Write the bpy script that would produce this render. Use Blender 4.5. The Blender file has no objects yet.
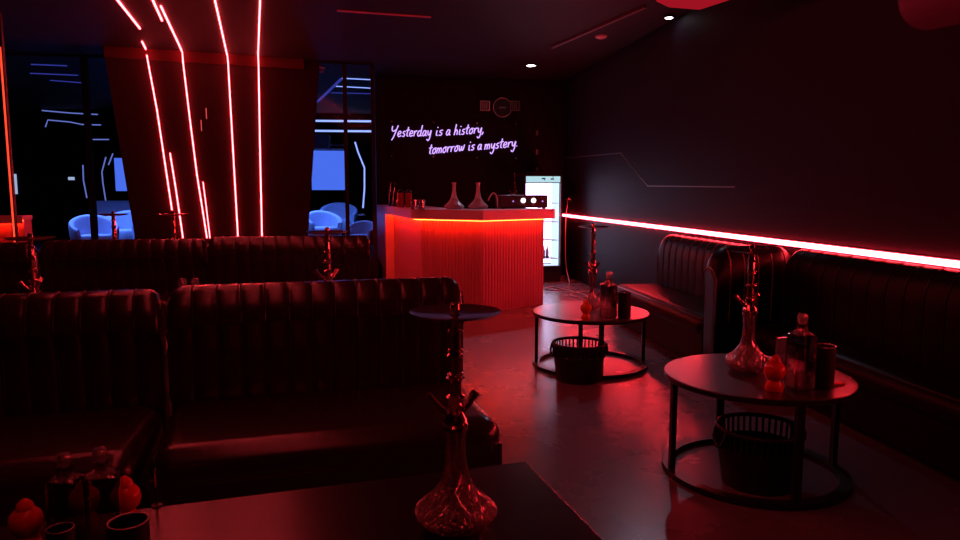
import bpy, bmesh, math, random
from mathutils import Vector, Matrix
random.seed(7)
PI = math.pi
scene = bpy.context.scene
COL = scene.collection

# ------------------------------------------------------------------ camera
YAW = math.radians(8.93)          # the room's long axis is +Y, the lens looks a little to its right
PITCH = math.radians(6.44)
EYE = Vector((0, 0, 1.4))
cam_data = bpy.data.cameras.new('camera')
cam_data.sensor_width = 36; cam_data.lens = 26.25
cam_data.clip_start = 0.05; cam_data.clip_end = 80
cam = bpy.data.objects.new('camera', cam_data)
cam.location = EYE
cam.rotation_euler = (PI/2 - PITCH, 0, -YAW)
COL.objects.link(cam); scene.camera = cam

# ------------------------------------------------------------------ world, exposure
world = bpy.data.worlds.new('world'); scene.world = world
world.use_nodes = True
world.node_tree.nodes['Background'].inputs[0].default_value = (0.3, 0.05, 0.12, 1)
world.node_tree.nodes['Background'].inputs[1].default_value = 0.002
vs = scene.view_settings
vs.view_transform = 'Standard'; vs.look = 'None'; vs.gamma = 1; vs.use_curve_mapping = False
vs.exposure = -0.35
scene.cycles.use_denoising = True
scene.cycles.max_bounces = 8
scene.cycles.transparent_max_bounces = 16
scene.cycles.sample_clamp_indirect = 4
scene.cycles.caustics_reflective = False
scene.cycles.caustics_refractive = False

def lamp(name, kind, loc, col, power, size=0.2, sy=None, target=None, spot=None, blend=0.3):
    d = bpy.data.lights.new(name, kind)
    d.color = col; d.energy = power
    if kind == 'AREA':
        d.size = size
        if sy: d.shape = 'RECTANGLE'; d.size_y = sy
    else:
        d.shadow_soft_size = size
    if spot: d.spot_size = math.radians(spot); d.spot_blend = blend
    o = bpy.data.objects.new(name, d); COL.objects.link(o); o.location = loc
    if target is not None:
        o.rotation_euler = (Vector(target) - Vector(loc)).to_track_quat('-Z', 'Y').to_euler()
    return o

CEIL = 3.2
RW = 3.2          # right wall
BW = 11.4         # back wall
LW = -9.0
FAR = 17.0        # far wall of the blue lounge

# light of the two ceiling spots, the drinks fridge and unseen fill lamps for the lounge
SPOT_A = (2.30, 9.98, CEIL)     # over the bar end
SPOT_B = (3.00, 7.06, CEIL)     # over the wall seating
lamp('downlight_beam', 'SPOT', (SPOT_A[0]-.02, SPOT_A[1]-.04, CEIL-.06), (.75, .70, 1.0), 90, .03, target=(1.45, 8.0, .6), spot=50, blend=.6)
lamp('downlight_beam', 'SPOT', (SPOT_B[0]-.02, SPOT_B[1]-.04, CEIL-.06), (.78, .74, 1.0), 34, .03, target=(1.6, 5.0, 0), spot=58, blend=.5)
for x, yy in ((-4.9, 12.2), (-1.6, 13.6)):  # unseen area lamps added to light the lounge chairs blue
    lo = lamp('lounge_light', 'AREA', (x, yy, CEIL-.1), (.08, .20, 1.0), 125, 2.0, 1.5, target=(x, yy+.3, 0)); lo.data.spread = math.radians(95)

# ------------------------------------------------------------------ pixel helpers (used to read places off the photograph)
def ray(u, v):
    a = (u-480)/700.0; b = (270-v)/700.0
    fwd = Vector((0, math.cos(PITCH), -math.sin(PITCH)))
    up = Vector((0, math.sin(PITCH), math.cos(PITCH)))
    d = fwd + up*b + Vector((1, 0, 0))*a
    c, s = math.cos(-YAW), math.sin(-YAW)
    return Vector((d.x*c - d.y*s, d.x*s + d.y*c, d.z))
def at_z(u, v, z):
    d = ray(u, v); t = (z-EYE.z)/d.z; return EYE + d*t
def at_y(u, v, y):
    d = ray(u, v); return EYE + d*(y/d.y)
def at_x(u, v, x):
    d = ray(u, v); return EYE + d*(x/d.x)
def at_plane(u, v, p0, n):
    d = ray(u, v); t = (Vector(p0)-EYE).dot(n)/d.dot(n); return EYE + d*t

# ------------------------------------------------------------------ materials
def mat(name, base, rough=.5, metal=0., spec=.5, noise=None, bump=None, coat=0., emis=None, strength=0., alpha=None):
    m = bpy.data.materials.new(name); m.use_nodes = True
    nt = m.node_tree; b = nt.nodes['Principled BSDF']
    b.inputs['Base Color'].default_value = (*base, 1)
    b.inputs['Roughness'].default_value = rough
    b.inputs['Metallic'].default_value = metal
    b.inputs['Specular IOR Level'].default_value = spec
    b.inputs['Coat Weight'].default_value = coat; b.inputs['Coat Roughness'].default_value = rough
    if emis:
        b.inputs['Emission Color'].default_value = (*emis, 1); b.inputs['Emission Strength'].default_value = strength
    if noise:
        sc, c2, r2 = noise
        tc = nt.nodes.new('ShaderNodeTexCoord'); n = nt.nodes.new('ShaderNodeTexNoise')
        n.inputs['Scale'].default_value = sc; n.inputs['Detail'].default_value = 6; n.inputs['Roughness'].default_value = .6
        nt.links.new(tc.outputs['Object'], n.inputs['Vector'])
        mx = nt.nodes.new('ShaderNodeMix'); mx.data_type = 'RGBA'
        mx.inputs['A'].default_value = (*base, 1); mx.inputs['B'].default_value = (*c2, 1)
        nt.links.new(n.outputs['Fac'], mx.inputs['Factor']); nt.links.new(mx.outputs['Result'], b.inputs['Base Color'])
        mr = nt.nodes.new('ShaderNodeMapRange')
        mr.inputs['From Min'].default_value = .1; mr.inputs['From Max'].default_value = .9
        mr.inputs['To Min'].default_value = rough; mr.inputs['To Max'].default_value = r2
        nt.links.new(n.outputs['Fac'], mr.inputs['Value']); nt.links.new(mr.outputs['Result'], b.inputs['Roughness'])
    if bump:
        sc, st, di = bump
        tc = nt.nodes.new('ShaderNodeTexCoord'); n = nt.nodes.new('ShaderNodeTexNoise')
        n.inputs['Scale'].default_value = sc; n.inputs['Detail'].default_value = 4
        nt.links.new(tc.outputs['Object'], n.inputs['Vector'])
        bp = nt.nodes.new('ShaderNodeBump'); bp.inputs['Strength'].default_value = st; bp.inputs['Distance'].default_value = di
        nt.links.new(n.outputs['Fac'], bp.inputs['Height']); nt.links.new(bp.outputs['Normal'], b.inputs['Normal'])
    return m
def emit(name, col, s):
    m = bpy.data.materials.new(name); m.use_nodes = True; nt = m.node_tree
    nt.nodes.clear()
    e = nt.nodes.new('ShaderNodeEmission'); o = nt.nodes.new('ShaderNodeOutputMaterial')
    e.inputs[0].default_value = (*col, 1); e.inputs[1].default_value = s
    nt.links.new(e.outputs[0], o.inputs[0]); return m
def glass(name, tint, gloss=.3, rough=.05, glossc=(1, 1, 1), diff=0., facet=0):
    """thin glass: what lies behind shows through, the surface mirrors the lights around it"""
    m = bpy.data.materials.new(name); m.use_nodes = True; nt = m.node_tree
    nt.nodes.clear()
    t = nt.nodes.new('ShaderNodeBsdfTransparent'); t.inputs[0].default_value = (*tint, 1)
    g = nt.nodes.new('ShaderNodeBsdfGlossy'); g.inputs['Color'].default_value = (*glossc, 1); g.inputs['Roughness'].default_value = rough
    if facet:
        tc = nt.nodes.new('ShaderNodeTexCoord'); vo = nt.nodes.new('ShaderNodeTexVoronoi'); vo.inputs['Scale'].default_value = facet
        vo.distance = 'CHEBYCHEV'
        bp = nt.nodes.new('ShaderNodeBump'); bp.inputs['Strength'].default_value = 1; bp.inputs['Distance'].default_value = .012
        nt.links.new(tc.outputs['Object'], vo.inputs['Vector']); nt.links.new(vo.outputs['Distance'], bp.inputs['Height']); nt.links.new(bp.outputs['Normal'], g.inputs['Normal'])
    lw = nt.nodes.new('ShaderNodeLayerWeight'); lw.inputs['Blend'].default_value = .35
    mr = nt.nodes.new('ShaderNodeMapRange'); mr.inputs['To Min'].default_value = gloss; mr.inputs['To Max'].default_value = 1
    nt.links.new(lw.outputs['Fresnel'], mr.inputs['Value'])
    mx = nt.nodes.new('ShaderNodeMixShader'); o = nt.nodes.new('ShaderNodeOutputMaterial')
    nt.links.new(mr.outputs['Result'], mx.inputs[0]); nt.links.new(t.outputs[0], mx.inputs[1]); nt.links.new(g.outputs[0], mx.inputs[2])
    last = mx
    if diff:
        d = nt.nodes.new('ShaderNodeBsdfDiffuse'); d.inputs[0].default_value = (.8, .8, .8, 1)
        m2 = nt.nodes.new('ShaderNodeMixShader'); m2.inputs[0].default_value = diff
        nt.links.new(mx.outputs[0], m2.inputs[1]); nt.links.new(d.outputs[0], m2.inputs[2]); last = m2
    nt.links.new(last.outputs[0], o.inputs[0]); return m

RED = (1.0, .046, .056)
M = {}
M['floor'] = mat('polished_concrete', (.15, .15, .18), .23, noise=(1.1, (.165, .16, .18), .31), bump=(16, .03, .003))
M['wall'] = mat('black_wall_paint', (.014, .009, .014), .6, spec=.12, bump=(30, .1, .003))
M['wallR'] = mat('charcoal_wall_panel', (.022, .015, .028), .6, spec=.12, bump=(25, .1, .003))
M['ceil'] = mat('black_ceiling_paint', (.018, .012, .014), .65, spec=.2)
M['trim'] = mat('dark_metal_trim', (.22, .2, .2), .4, .5)
M['panel'] = mat('oxblood_panel', (.016, .003, .004), .5, spec=.2, bump=(12, .05, .01))
M['cornice'] = mat('red_cornice', (.06, .010, .010), .5, spec=.2)
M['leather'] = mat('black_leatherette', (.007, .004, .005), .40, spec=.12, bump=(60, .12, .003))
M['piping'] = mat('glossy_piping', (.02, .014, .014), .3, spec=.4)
M['piping_pale'] = mat('pale_piping', (.20, .13, .12), .35)  # pale colour stands in for highlights along the bench grooves
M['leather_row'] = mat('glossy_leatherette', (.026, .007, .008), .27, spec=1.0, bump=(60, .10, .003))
M['plinth'] = mat('black_plinth', (.01, .01, .012), .6)
M['tabletop'] = mat('satin_black_tabletop', (.010, .009, .010), .31, spec=.8, coat=.8, bump=(40, .02, .001))
M['tabletop_low'] = mat('black_lacquer_top', (.008, .005, .006), .26, spec=.8, bump=(40, .02, .001))
M['blackmetal'] = mat('black_powder_coat', (.012, .012, .013), .4)
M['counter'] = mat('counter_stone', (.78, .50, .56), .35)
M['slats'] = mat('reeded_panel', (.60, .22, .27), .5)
M['stem'] = mat('hookah_metal', (.75, .45, .40), .16, 1.0)
M['traym'] = mat('tray_metal', (.50, .30, .32), .25, 1.0)
M['cut'] = glass('cut_glass', (.80, .70, .72), .45, .25, (1, .85, .85), diff=.07, facet=110)
M['ridge'] = mat('cut_ridges', (1, .9, .9), .22, metal=.8)  # bright metal for the lines that imitate glitter on the glass
M['neck'] = glass('smooth_glass', (.80, .66, .68), .16, .12, diff=.06)
M['crystal'] = glass('crystal', (.9, .86, .88), .40, .18, diff=.10, facet=140)
M['bottle'] = glass('bottle_glass', (.50, .42, .46), .07, .05)
M['clear'] = glass('clear_acrylic', (.9, .8, .84), .12, .1, diff=.09)
def pane_mat():
    m = bpy.data.materials.new('window_glass'); m.use_nodes = True; nt = m.node_tree; nt.nodes.clear()
    t = nt.nodes.new('ShaderNodeBsdfTransparent'); t.inputs[0].default_value = (.93, .93, .96, 1)
    g = nt.nodes.new('ShaderNodeBsdfGlossy'); g.inputs['Roughness'].default_value = .08
    mx = nt.nodes.new('ShaderNodeMixShader'); mx.inputs[0].default_value = .006; o = nt.nodes.new('ShaderNodeOutputMaterial')
    nt.links.new(t.outputs[0], mx.inputs[1]); nt.links.new(g.outputs[0], mx.inputs[2]); nt.links.new(mx.outputs[0], o.inputs[0]); return m
M['pane'] = pane_mat()
M['black'] = mat('matte_black_plastic', (.012, .012, .012), .45)
M['rim'] = mat('polished_rim', (.6, .6, .6), .25, .6)
M['redglass'] = mat('red_glass', (.75, .04, .02), .2, spec=.6)
M['redglass'].node_tree.nodes['Principled BSDF'].inputs['Subsurface Weight'].default_value = .3
M['orangeglass'] = mat('orange_glass', (.9, .22, .02), .2, spec=.6)
M['white'] = mat('white_enamel', (.75, .76, .78), .4)
M['chair'] = mat('white_upholstery', (.62, .64, .70), .6)
M['wire'] = mat('pale_cable', (.5, .42, .4), .45)
M['basket'] = mat('black_wicker', (.015, .014, .016), .45)
M['led'] = emit('red_led', RED, 42)
M['led_wall'] = emit('red_wall_led', (1, .028, .042), 95)
M['led_bar'] = emit('red_bar_led', (1, .026, .004), 85)
M['led_blue'] = emit('blue_led', (.28, .40, 1), 1.9)
M['led_dim'] = emit('dim_blue_led', (.10, .12, .9), .45)
M['led_pink'] = emit('pink_led', (1, .10, .10), 1.1)
M['neon'] = emit('violet_neon', (.62, .36, 1.0), 1.8)
M['screen'] = emit('blue_backlit_panel', (.075, .18, .92), 1.3)
M['fridge_light'] = emit('fridge_light', (.80, .64, 1), 8)
M['spot'] = emit('downlight_lens', (.9, .95, 1), 16)
M['knoblight'] = emit('white_dial_light', (1, .9, 1), 2.5)
M['ledot'] = emit('violet_indicator', (.5, .3, 1), 1.2)
M['lampbox'] = emit('red_lamp_shade', (1, .018, .045), .42)  # red of the ceiling box put in as glow
M['lampbox_dark'] = mat('dark_red_lacquer', (.02, .002, .004), .25, emis=(1, .0, .16), strength=.008)  # faint glow put into the lacquer colour

# ------------------------------------------------------------------ mesh helpers
def link(name, bm, m, parent=None, smooth=False, bevel=0, seg=2, auto=None):
    me = bpy.data.meshes.new(name)
    bm.normal_update(); bmesh.ops.recalc_face_normals(bm, faces=bm.faces)
    bm.to_mesh(me); bm.free()
    o = bpy.data.objects.new(name, me); COL.objects.link(o)
    if m: me.materials.append(m)
    if smooth:
        for p in me.polygons: p.use_smooth = True
    if bevel:
        md = o.modifiers.new('bevel', 'BEVEL'); md.width = bevel; md.segments = seg; md.limit_method = 'ANGLE'
    if smooth and auto:
        md = o.modifiers.new('edge', 'EDGE_SPLIT'); md.split_angle = math.radians(auto)
    if parent: o.parent = parent
    return o
def B(): return bmesh.new()
def box(bm, x0, x1, y0, y1, z0, z1):
    v = [bm.verts.new(p) for p in ((x0,y0,z0),(x1,y0,z0),(x1,y1,z0),(x0,y1,z0),(x0,y0,z1),(x1,y0,z1),(x1,y1,z1),(x0,y1,z1))]
    for f in ((0,3,2,1),(4,5,6,7),(0,1,5,4),(1,2,6,5),(2,3,7,6),(3,0,4,7)): bm.faces.new([v[i] for i in f])
    return bm
def prism(bm, pts, z0, z1):
    lo = [bm.verts.new((p[0], p[1], z0)) for p in pts]; hi = [bm.verts.new((p[0], p[1], z1)) for p in pts]
    n = len(pts)
    bm.faces.new(lo[::-1]); bm.faces.new(hi)
    for i in range(n): bm.faces.new((lo[i], lo[(i+1) % n], hi[(i+1) % n], hi[i]))
    return bm
def lathe(bm, prof, n=32, c=(0, 0, 0), sq=0, jitter=None):
    """prof: (radius, z). sq > 0 squares the section off"""
    rows = []
    for k, (r, z) in enumerate(prof):
        row = []
        if r < 1e-5:
            row = [bm.verts.new((c[0], c[1], c[2]+z))]
        else:
            for i in range(n):
                a = 2*PI*i/n; rr = r
                if sq:
                    e = sq; rr = r/((abs(math.cos(a))**e + abs(math.sin(a))**e)**(1/e))
                dr = dz = 0
                if jitter and jitter(k): dr = random.uniform(-1, 1)*jitter(k); dz = random.uniform(-1, 1)*jitter(k)
                row.append(bm.verts.new((c[0]+(rr+dr)*math.cos(a), c[1]+(rr+dr)*math.sin(a), c[2]+z+dz)))
        rows.append(row)
    for a, b in zip(rows, rows[1:]):
        if len(a) == 1 and len(b) == 1: continue
        for i in range(n):
            j = (i+1) % n
            if len(a) == 1: bm.faces.new((a[0], b[i], b[j]))
            elif len(b) == 1: bm.faces.new((a[i], a[j], b[0]))
            else: bm.faces.new((a[i], a[j], b[j], b[i]))
    if len(rows[0]) > 1: bm.faces.new(rows[0][::-1])
    if len(rows[-1]) > 1: bm.faces.new(rows[-1])
    return bm
def tube(bm, pts, r, n=8, closed=False):
    pts = [Vector(p) for p in pts]; rows = []
    N = len(pts); up = None
    for i, p in enumerate(pts):
        if closed: t = pts[(i+1) % N]-pts[i-1]
        else: t = pts[min(i+1, N-1)]-pts[max(i-1, 0)]
        t.normalize()
        if up is None: up = Vector((0, 0, 1)) if abs(t.z) < .9 else Vector((1, 0, 0))
        s = t.cross(up); s.normalize(); up = s.cross(t); up.normalize()
        rr = r[i] if isinstance(r, (list, tuple)) else r
        rows.append([bm.verts.new(p + s*(rr*math.cos(2*PI*k/n)) + up*(rr*math.sin(2*PI*k/n))) for k in range(n)])
    M_ = N if closed else N-1
    for i in range(M_):
        a, b = rows[i], rows[(i+1) % N]
        for k in range(n): bm.faces.new((a[k], a[(k+1) % n], b[(k+1) % n], b[k]))
    if not closed: bm.faces.new(rows[0][::-1]); bm.faces.new(rows[-1])
    return bm
def smooth_path(pts, k=6):
    P = [Vector(p) for p in pts]; out = []
    for i in range(len(P)-1):
        p0, p1, p2, p3 = P[max(i-1, 0)], P[i], P[i+1], P[min(i+2, len(P)-1)]
        for j in range(k):
            t = j/k
            out.append(.5*((2*p1)+(p2-p0)*t+(2*p0-5*p1+4*p2-p3)*t*t+(3*p1-p0-3*p2+p3)*t**3))
    out.append(P[-1]); return out
def ribbon(bm, pts, w, n, h=.012):
    """a flat LED strip of width w lying on a plane with outward normal n"""
    pts = [Vector(p) for p in pts]; n = Vector(n).normalized(); rows = []
    for i, p in enumerate(pts):
        t = (pts[min(i+1, len(pts)-1)]-pts[max(i-1, 0)]).normalized(); s = t.cross(n).normalized()
        rows.append([bm.verts.new(p+s*w/2), bm.verts.new(p-s*w/2), bm.verts.new(p-s*w/2+n*h), bm.verts.new(p+s*w/2+n*h)])
    for a, b in zip(rows, rows[1:]):
        for k in range(4): bm.faces.new((a[k], a[(k+1) % 4], b[(k+1) % 4], b[k]))
    bm.faces.new(rows[0][::-1]); bm.faces.new(rows[-1]); return bm
def tag(o, label, cat, group=None, kind=None):
    if label: o['label'] = label
    if cat: o['category'] = cat
    if group: o['group'] = group
    if kind: o['kind'] = kind
    return o
def thing(name, label, cat, loc=(0, 0, 0), rz=0, group=None):
    o = bpy.data.objects.new(name, None); COL.objects.link(o)
    o.empty_display_size = .05
    o.location = loc; o.rotation_euler = (0, 0, rz)
    return tag(o, label, cat, group)
def dup(root, loc, rz=0, label=None, group=None, scale=1):
    def rec(src, par):
        c = src.copy(); COL.objects.link(c)
        if par: c.parent = par
        for ch in [x for x in bpy.data.objects if x.parent == src]: rec(ch, c)
        return c
    r = rec(root, None); r.location = loc; r.rotation_euler = (0, 0, rz); r.scale = (scale,)*3
    if label: r['label'] = label
    if group: r['group'] = group
    return r
def struct(name, bm, m, parent=None, **k):
    o = link(name, bm, m, parent, **k)
    if not parent: o['kind'] = 'structure'
    return o

# ------------------------------------------------------------------ the room shell
struct('floor', box(B(), LW, RW+.2, -2, FAR+.2, -.15, 0), M['floor'])
struct('ceiling', box(B(), LW, RW+.2, -2, FAR+.2, CEIL, CEIL+.15), M['ceil'])
struct('wall_right', box(B(), RW, RW+.2, -2, BW+.2, 0, CEIL), M['wallR'])
struct('wall_back', box(B(), .12, RW, BW, BW+.2, 0, CEIL), M['wall'])
struct('wall_rear', box(B(), LW, RW, -2.2, -2, 0, CEIL), M['wall'])
struct('wall_left', box(B(), LW-.2, LW, -2, FAR, 0, CEIL), M['wall'])
struct('wall_far', box(B(), LW, .3, FAR, FAR+.2, 0, CEIL), M['wall'])
struct('wall_lounge', box(B(), .12, .3, BW+.2, FAR, 0, CEIL), M['wall'])
struct('platform_step', box(B(), LW, .12, 10.6, FAR, 0, .35), M['wall'])

# thin metal line on the right wall with a kink, and two faint lines above it
tr = [at_x(u, v, RW) for u, v in ((566, 158), (621, 153), (648, 186), (735, 187))]
struct('trim_1', ribbon(B(), tr, .012, (-1, 0, 0), .006), M['trim'])
tr = [at_x(u, v, RW) for u, v in ((566, 141), (640, 128), (700, 100))]
struct('trim_2', ribbon(B(), tr, .010, (-1, 0, 0), .004), M['wallR'])

# ------------------------------------------------------------------ LED strip along the right wall
t = thing('led_strip', 'long glowing red light line running along the black side wall above the benches', 'light strip', (RW, 0, 0))
zs = at_x(800, 244.5, RW).z
y0 = at_x(565, 215, RW).y
b = B(); box(b, -.016, -.004, 1.2, BW-.02, zs-.019, zs+.019); link('led_tube', b, M['led_wall'], t)
b = B(); box(b, -.006, 0, 1.2, BW-.02, zs-.026, zs+.026); link('mounting_rail', b, M['blackmetal'], t)

# ------------------------------------------------------------------ slanted red panel wall with LED strips on the left
pTL = at_z(100, 46, CEIL); pTR = at_z(318, 61, CEIL)
pd = (pTR-pTL); pd.z = 0; pd.normalize(); pn = Vector((pd.y, -pd.x, 0))
if pn.dot(Vector((0, -1, 0))) < 0: pn = -pn
def onp(u, v, off=0.): return at_plane(u, v, pTL + pn*off, pn)
def onp_z(p_hi, p_lo, z):
    t = (z-p_hi.z)/(p_lo.z-p_hi.z); return p_hi + (p_lo-p_hi)*t
L1, L2 = onp(112, 100), onp(135, 238); R1, R2 = onp(317, 100), onp(308, 238)
BLp, BRp = onp_z(L1, L2, 0), onp_z(R1, R2, 0); TLp, TRp = onp_z(L1, L2, CEIL), onp_z(R1, R2, CEIL)
b = B()
fr = [b.verts.new(p) for p in (BLp, BRp, TRp, TLp)]; bk = [b.verts.new(p-pn*.12) for p in (BLp, BRp, TRp, TLp)]
b.faces.new(fr); b.faces.new(bk[::-1])
for i in range(4): b.faces.new((fr[i], fr[(i+1) % 4], bk[(i+1) % 4], bk[i]))
struct('wall_panel', b, M['panel'])
# cornice
ca, cb = at_z(104, 47, CEIL), at_z(303, 60, CEIL)
b = B()
q = [ca, cb]
for (o1, z1, o2, z2) in ((0, CEIL, 0, 0),):
    vs_ = []
    for p in (ca, cb):
        vs_.append([b.verts.new(Vector((p.x, p.y, CEIL))+pn*.10), b.verts.new(Vector((p.x, p.y, CEIL))+pn*.004),
                    b.verts.new(Vector((p.x, p.y, CEIL-.13))+pn*.004), b.verts.new(Vector((p.x, p.y, CEIL-.13))+pn*.05)])
    for k in range(4): b.faces.new((vs_[0][k], vs_[0][(k+1) % 4], vs_[1][(k+1) % 4], vs_[1][k]))
    b.faces.new(vs_[0]); b.faces.new(vs_[1][::-1])
struct('trim_3', b, M['cornice'])

OFF = .12
def led_line(label, wall_px, ceil_px, ext=0., w=.0135, cat='light strip'):
    """vertical run on the panel, then on across the ceiling towards the room"""
    t = thing('led_strip', label, cat, (0, 0, 0), group='red light strips fanning over the panel wall and ceiling')
    if wall_px:
        pts = [onp(u, v, (.125 if v < 58 else .075 if v < 65 else .03)) for u, v in wall_px]
        b = B(); ribbon(b, pts, w, pn, .012); link('wall_run', b, M['led'], t)
    if ceil_px:
        pts = [at_z(u, v, CEIL-.002) for u, v in ceil_px]
        if ext:
            d = (pts[-1]-pts[-2]); d.normalize(); pts.append(pts[-1]+d*ext)
        b = B(); ribbon(b, pts, w, (0, 0, -1), .014); link('ceiling_run', b, M['led'], t)
    base = Vector((pts[0].x, pts[0].y, 0))
    return t
led_line('long tilted red strip ending beside its shorter twin at the bench back', [(146.8, 55), (148, 62), (157, 110), (172, 210)], [(146, 49), (142, 41)])
led_line('short tilted red strip low on the panel ending at the bench back', [(170, 153), (176, 190), (183, 238)], None)  # mirror image of the long strip, built as a glowing ribbon
led_line('red strip bending at the cornice onto the ceiling, above the doubled lower end', [(182.4, 52.5), (183, 62), (190, 120), (197, 175), (207, 238)], [(182, 51), (178, 42), (162, 8)], .1)
led_line('thin short red strip doubling the lower end of the bent strip', [(203, 182), (206, 205), (210, 238)], None, w=.010)  # reflection of the bent strip, also drawn as a ribbon
led_line('straight red strip leaning slightly, running from ceiling to bench, second before the lounge opening', [(227.2, 54.5), (228, 62), (233, 150), (238, 238)], [(227, 54), (215, 0)], 8.2)
led_line('upright red strip nearest the lounge opening, running from ceiling to bench', [(258.1, 56.5), (258.5, 64), (260, 150), (262, 238)], [(258, 56), (260, 0)], 8.2)
led_line('slanted red strip on the ceiling alone, outermost of the fan', None, [(140, 28), (118, 0)], 3.4)
led_line('slanted red strip on the ceiling between two longer ones, broken off before the panel', None, [(162, 20), (153, 0)], 3.4)
for (u, v0, v1) in ((201, 120, 131), (206, 108, 119)):
    b = B(); ribbon(b, [onp(u, v0, .004), onp(u+.6, v1, .004)], .010, pn, .006)
    tag(link('indicator_light', b, M['led_pink']), 'tiny pinkish upright light dash beside the bent strip, ' + ('lower' if v0 > 115 else 'upper') + ' of the two', 'light', 'tiny light dashes on the panel')

# vertical strip on the mullion at the far side of the lounge glass
GY = 10.3
pA, pB = at_y(1.5, 47, 8.0), at_y(16, 250, 8.0)
b = B(); tube(b, [(pA.x, 8.0, CEIL), (pA.x, 8.0, 0)], .03, 10)
px = (at_y(8, 150, 8.0)).x
t = thing('light_post', 'slim post with an orange-red light line standing in front of the glazed lounge', 'light post', (px, 8.0, 0))
b.free()
b = B(); box(b, -.02, .02, .0, .04, 0, CEIL-.001); link('post', b, M['blackmetal'], t)
b = B(); box(b, -.007, .007, -.010, 0, .6, at_y(1.5, 47, 8.0).z); link('led_tube', b, emit('orange_led', (1, .06, .025), 1.9), t)

# ------------------------------------------------------------------ lounge behind glass
def X_at(u, y): return at_y(u, 191, y).x
t = thing('window_1', None, None, (0, GY, 0)); t['kind'] = 'structure'
b = B()
for u in (92, 347, 374):
    x = X_at(u, GY); w = .055 if u != 374 else .05
    if u == 92: w = .07
    box(b, x-w/2, x+w/2, -.04, .04, 0, CEIL-.001)
for z0, z1 in ((0, .12), (CEIL-.03, CEIL-.001)):
    box(b, LW+.01, X_at(374, GY), -.03, .03, z0, z1)
link('window_frame', b, M['wall'], t)
for a, c in ((92, 347), (347, 374)):
    b = B(); box(b, X_at(a, GY)+.035, X_at(c, GY)-.03, -.005, .005, .12, CEIL-.03); link('pane', b, M['pane'], t)
b = B(); box(b, LW+.01, X_at(92, GY)-.03, -.005, .005, .12, CEIL-.03); link('pane', b, M['pane'], t)

def line_obj(label, pts, w, n, m, cat='light strip', group='blue light lines in the lounge', name='led_strip'):
    b = B(); ribbon(b, pts, w, n, .01)
    return tag(link(name, b, m), label, cat, group)
ZC = CEIL-.001
# ceiling lines seen through the right-hand opening
line_obj('slanted blue light line on the lounge ceiling beside the small camera', [at_z(317, 102, ZC), at_z(342, 78, ZC)], .05, (0, 0, -1), M['led_dim'])
for k, (px_, nm) in enumerate((([(342, 78), (373, 79.5)], 'topmost'), ([(336, 86), (373, 88)], 'second from the top'), ([(331, 92.5), (373, 93.5)], 'third from the top'))):
    line_obj('thin blue line across the lounge ceiling by the bar wall, ' + nm, [at_z(u, v, ZC) for u, v in px_], .035, (0, 0, -1), M['led_blue'] if k < 2 else M['led_dim'])
FY = FAR-.001
for v, nm in ((121, 'upper'), (131, 'lower')):
    line_obj('bright pale blue line across the far lounge wall above the glowing panel, ' + nm + ' of two', [at_y(300, v-.3, FY), at_y(380, v+.4, FY)], .045, (0, -1, 0), M['led_blue'])
line_obj('angular pale light line bending down the far lounge wall beside the glowing panel', [at_y(u, v, FY) for u, v in ((355, 142), (358, 152), (364.5, 168), (364.5, 188), (363, 208))], .035, (0, -1, 0), M['led_blue'])
M['led_faint'] = emit('faint_blue_led', (.22, .30, .95), .8)
# lines seen in the left glazing
for px_, nm in (([(31, 64), (67, 65.5)], 'topmost and dimmest'), ([(30, 73), (78, 75)], 'middle'), ([(50, 80), (88, 83)], 'lowest')):
    line_obj('dim blue line across the lounge ceiling beside the slim light post, ' + nm, [at_z(u, v, ZC) for u, v in px_], .03, (0, 0, -1), M['led_dim'])
line_obj('short dim blue stroke slanting on the far wall beside the slim light post', [at_y(35, 103, FY), at_y(43, 97.5, FY)], .04, (0, -1, 0), M['led_dim'])
for px_, lab in (([(42, 110.5), (70, 113), (98, 114.5)], 'upper pale line along the far wall over the blue armchairs'),
                 ([(45.5, 127), (48, 120), (70, 122), (82, 124.5), (101, 125)], 'lower pale line along the far wall with a short downward kink'),
                 ([(89, 139.5), (109, 139.5)], 'short pale line beneath the two long ones above the armchairs'),
                 ([(83, 165), (83.5, 180), (87, 198)], 'upright pale line beside the dark mullion'),
                 ([(106, 157), (102, 172), (103, 183), (106, 202)], 'bent upright pale line between mullion and blue window'),
                 ([(113, 153.5), (108.5, 165)], 'small slanted pale stroke beside the blue window')):
    line_obj(lab, [at_y(u, v, FY) for u, v in px_], .024, (0, -1, 0), M['led_faint'])
# glowing blue panels
def panel(label, u0, v0, u1, v1, y):
    a, c = at_y(u0, v0, y), at_y(u1, v1, y)
    t = thing('backlit_panel', label, 'backlit panel', ((a.x+c.x)/2, y, c.z), group='backlit blue panels')
    w = (c.x-a.x)/2; h = a.z-c.z
    b = B(); box(b, -w, w, 0, .03, 0, h); link('light_sheet', b, M['screen'], t)
    b = B()
    for x0, x1, z0, z1 in ((-w-.03, -w, -.03, h+.03), (w, w+.03, -.03, h+.03), (-w, w, -.03, 0), (-w, w, h, h+.03)): box(b, x0, x1, -.01, .04, z0, z1)
    link('panel_frame', b, M['black'], t)
    return t
panel('tall bright blue glowing panel behind the white armchairs by the bar', 311, 150.5, 346, 190, FAR-.05)
panel('narrow blue glowing panel behind the armchairs near the red strips', 114, 158, 136, 191, FAR-.05)
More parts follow.
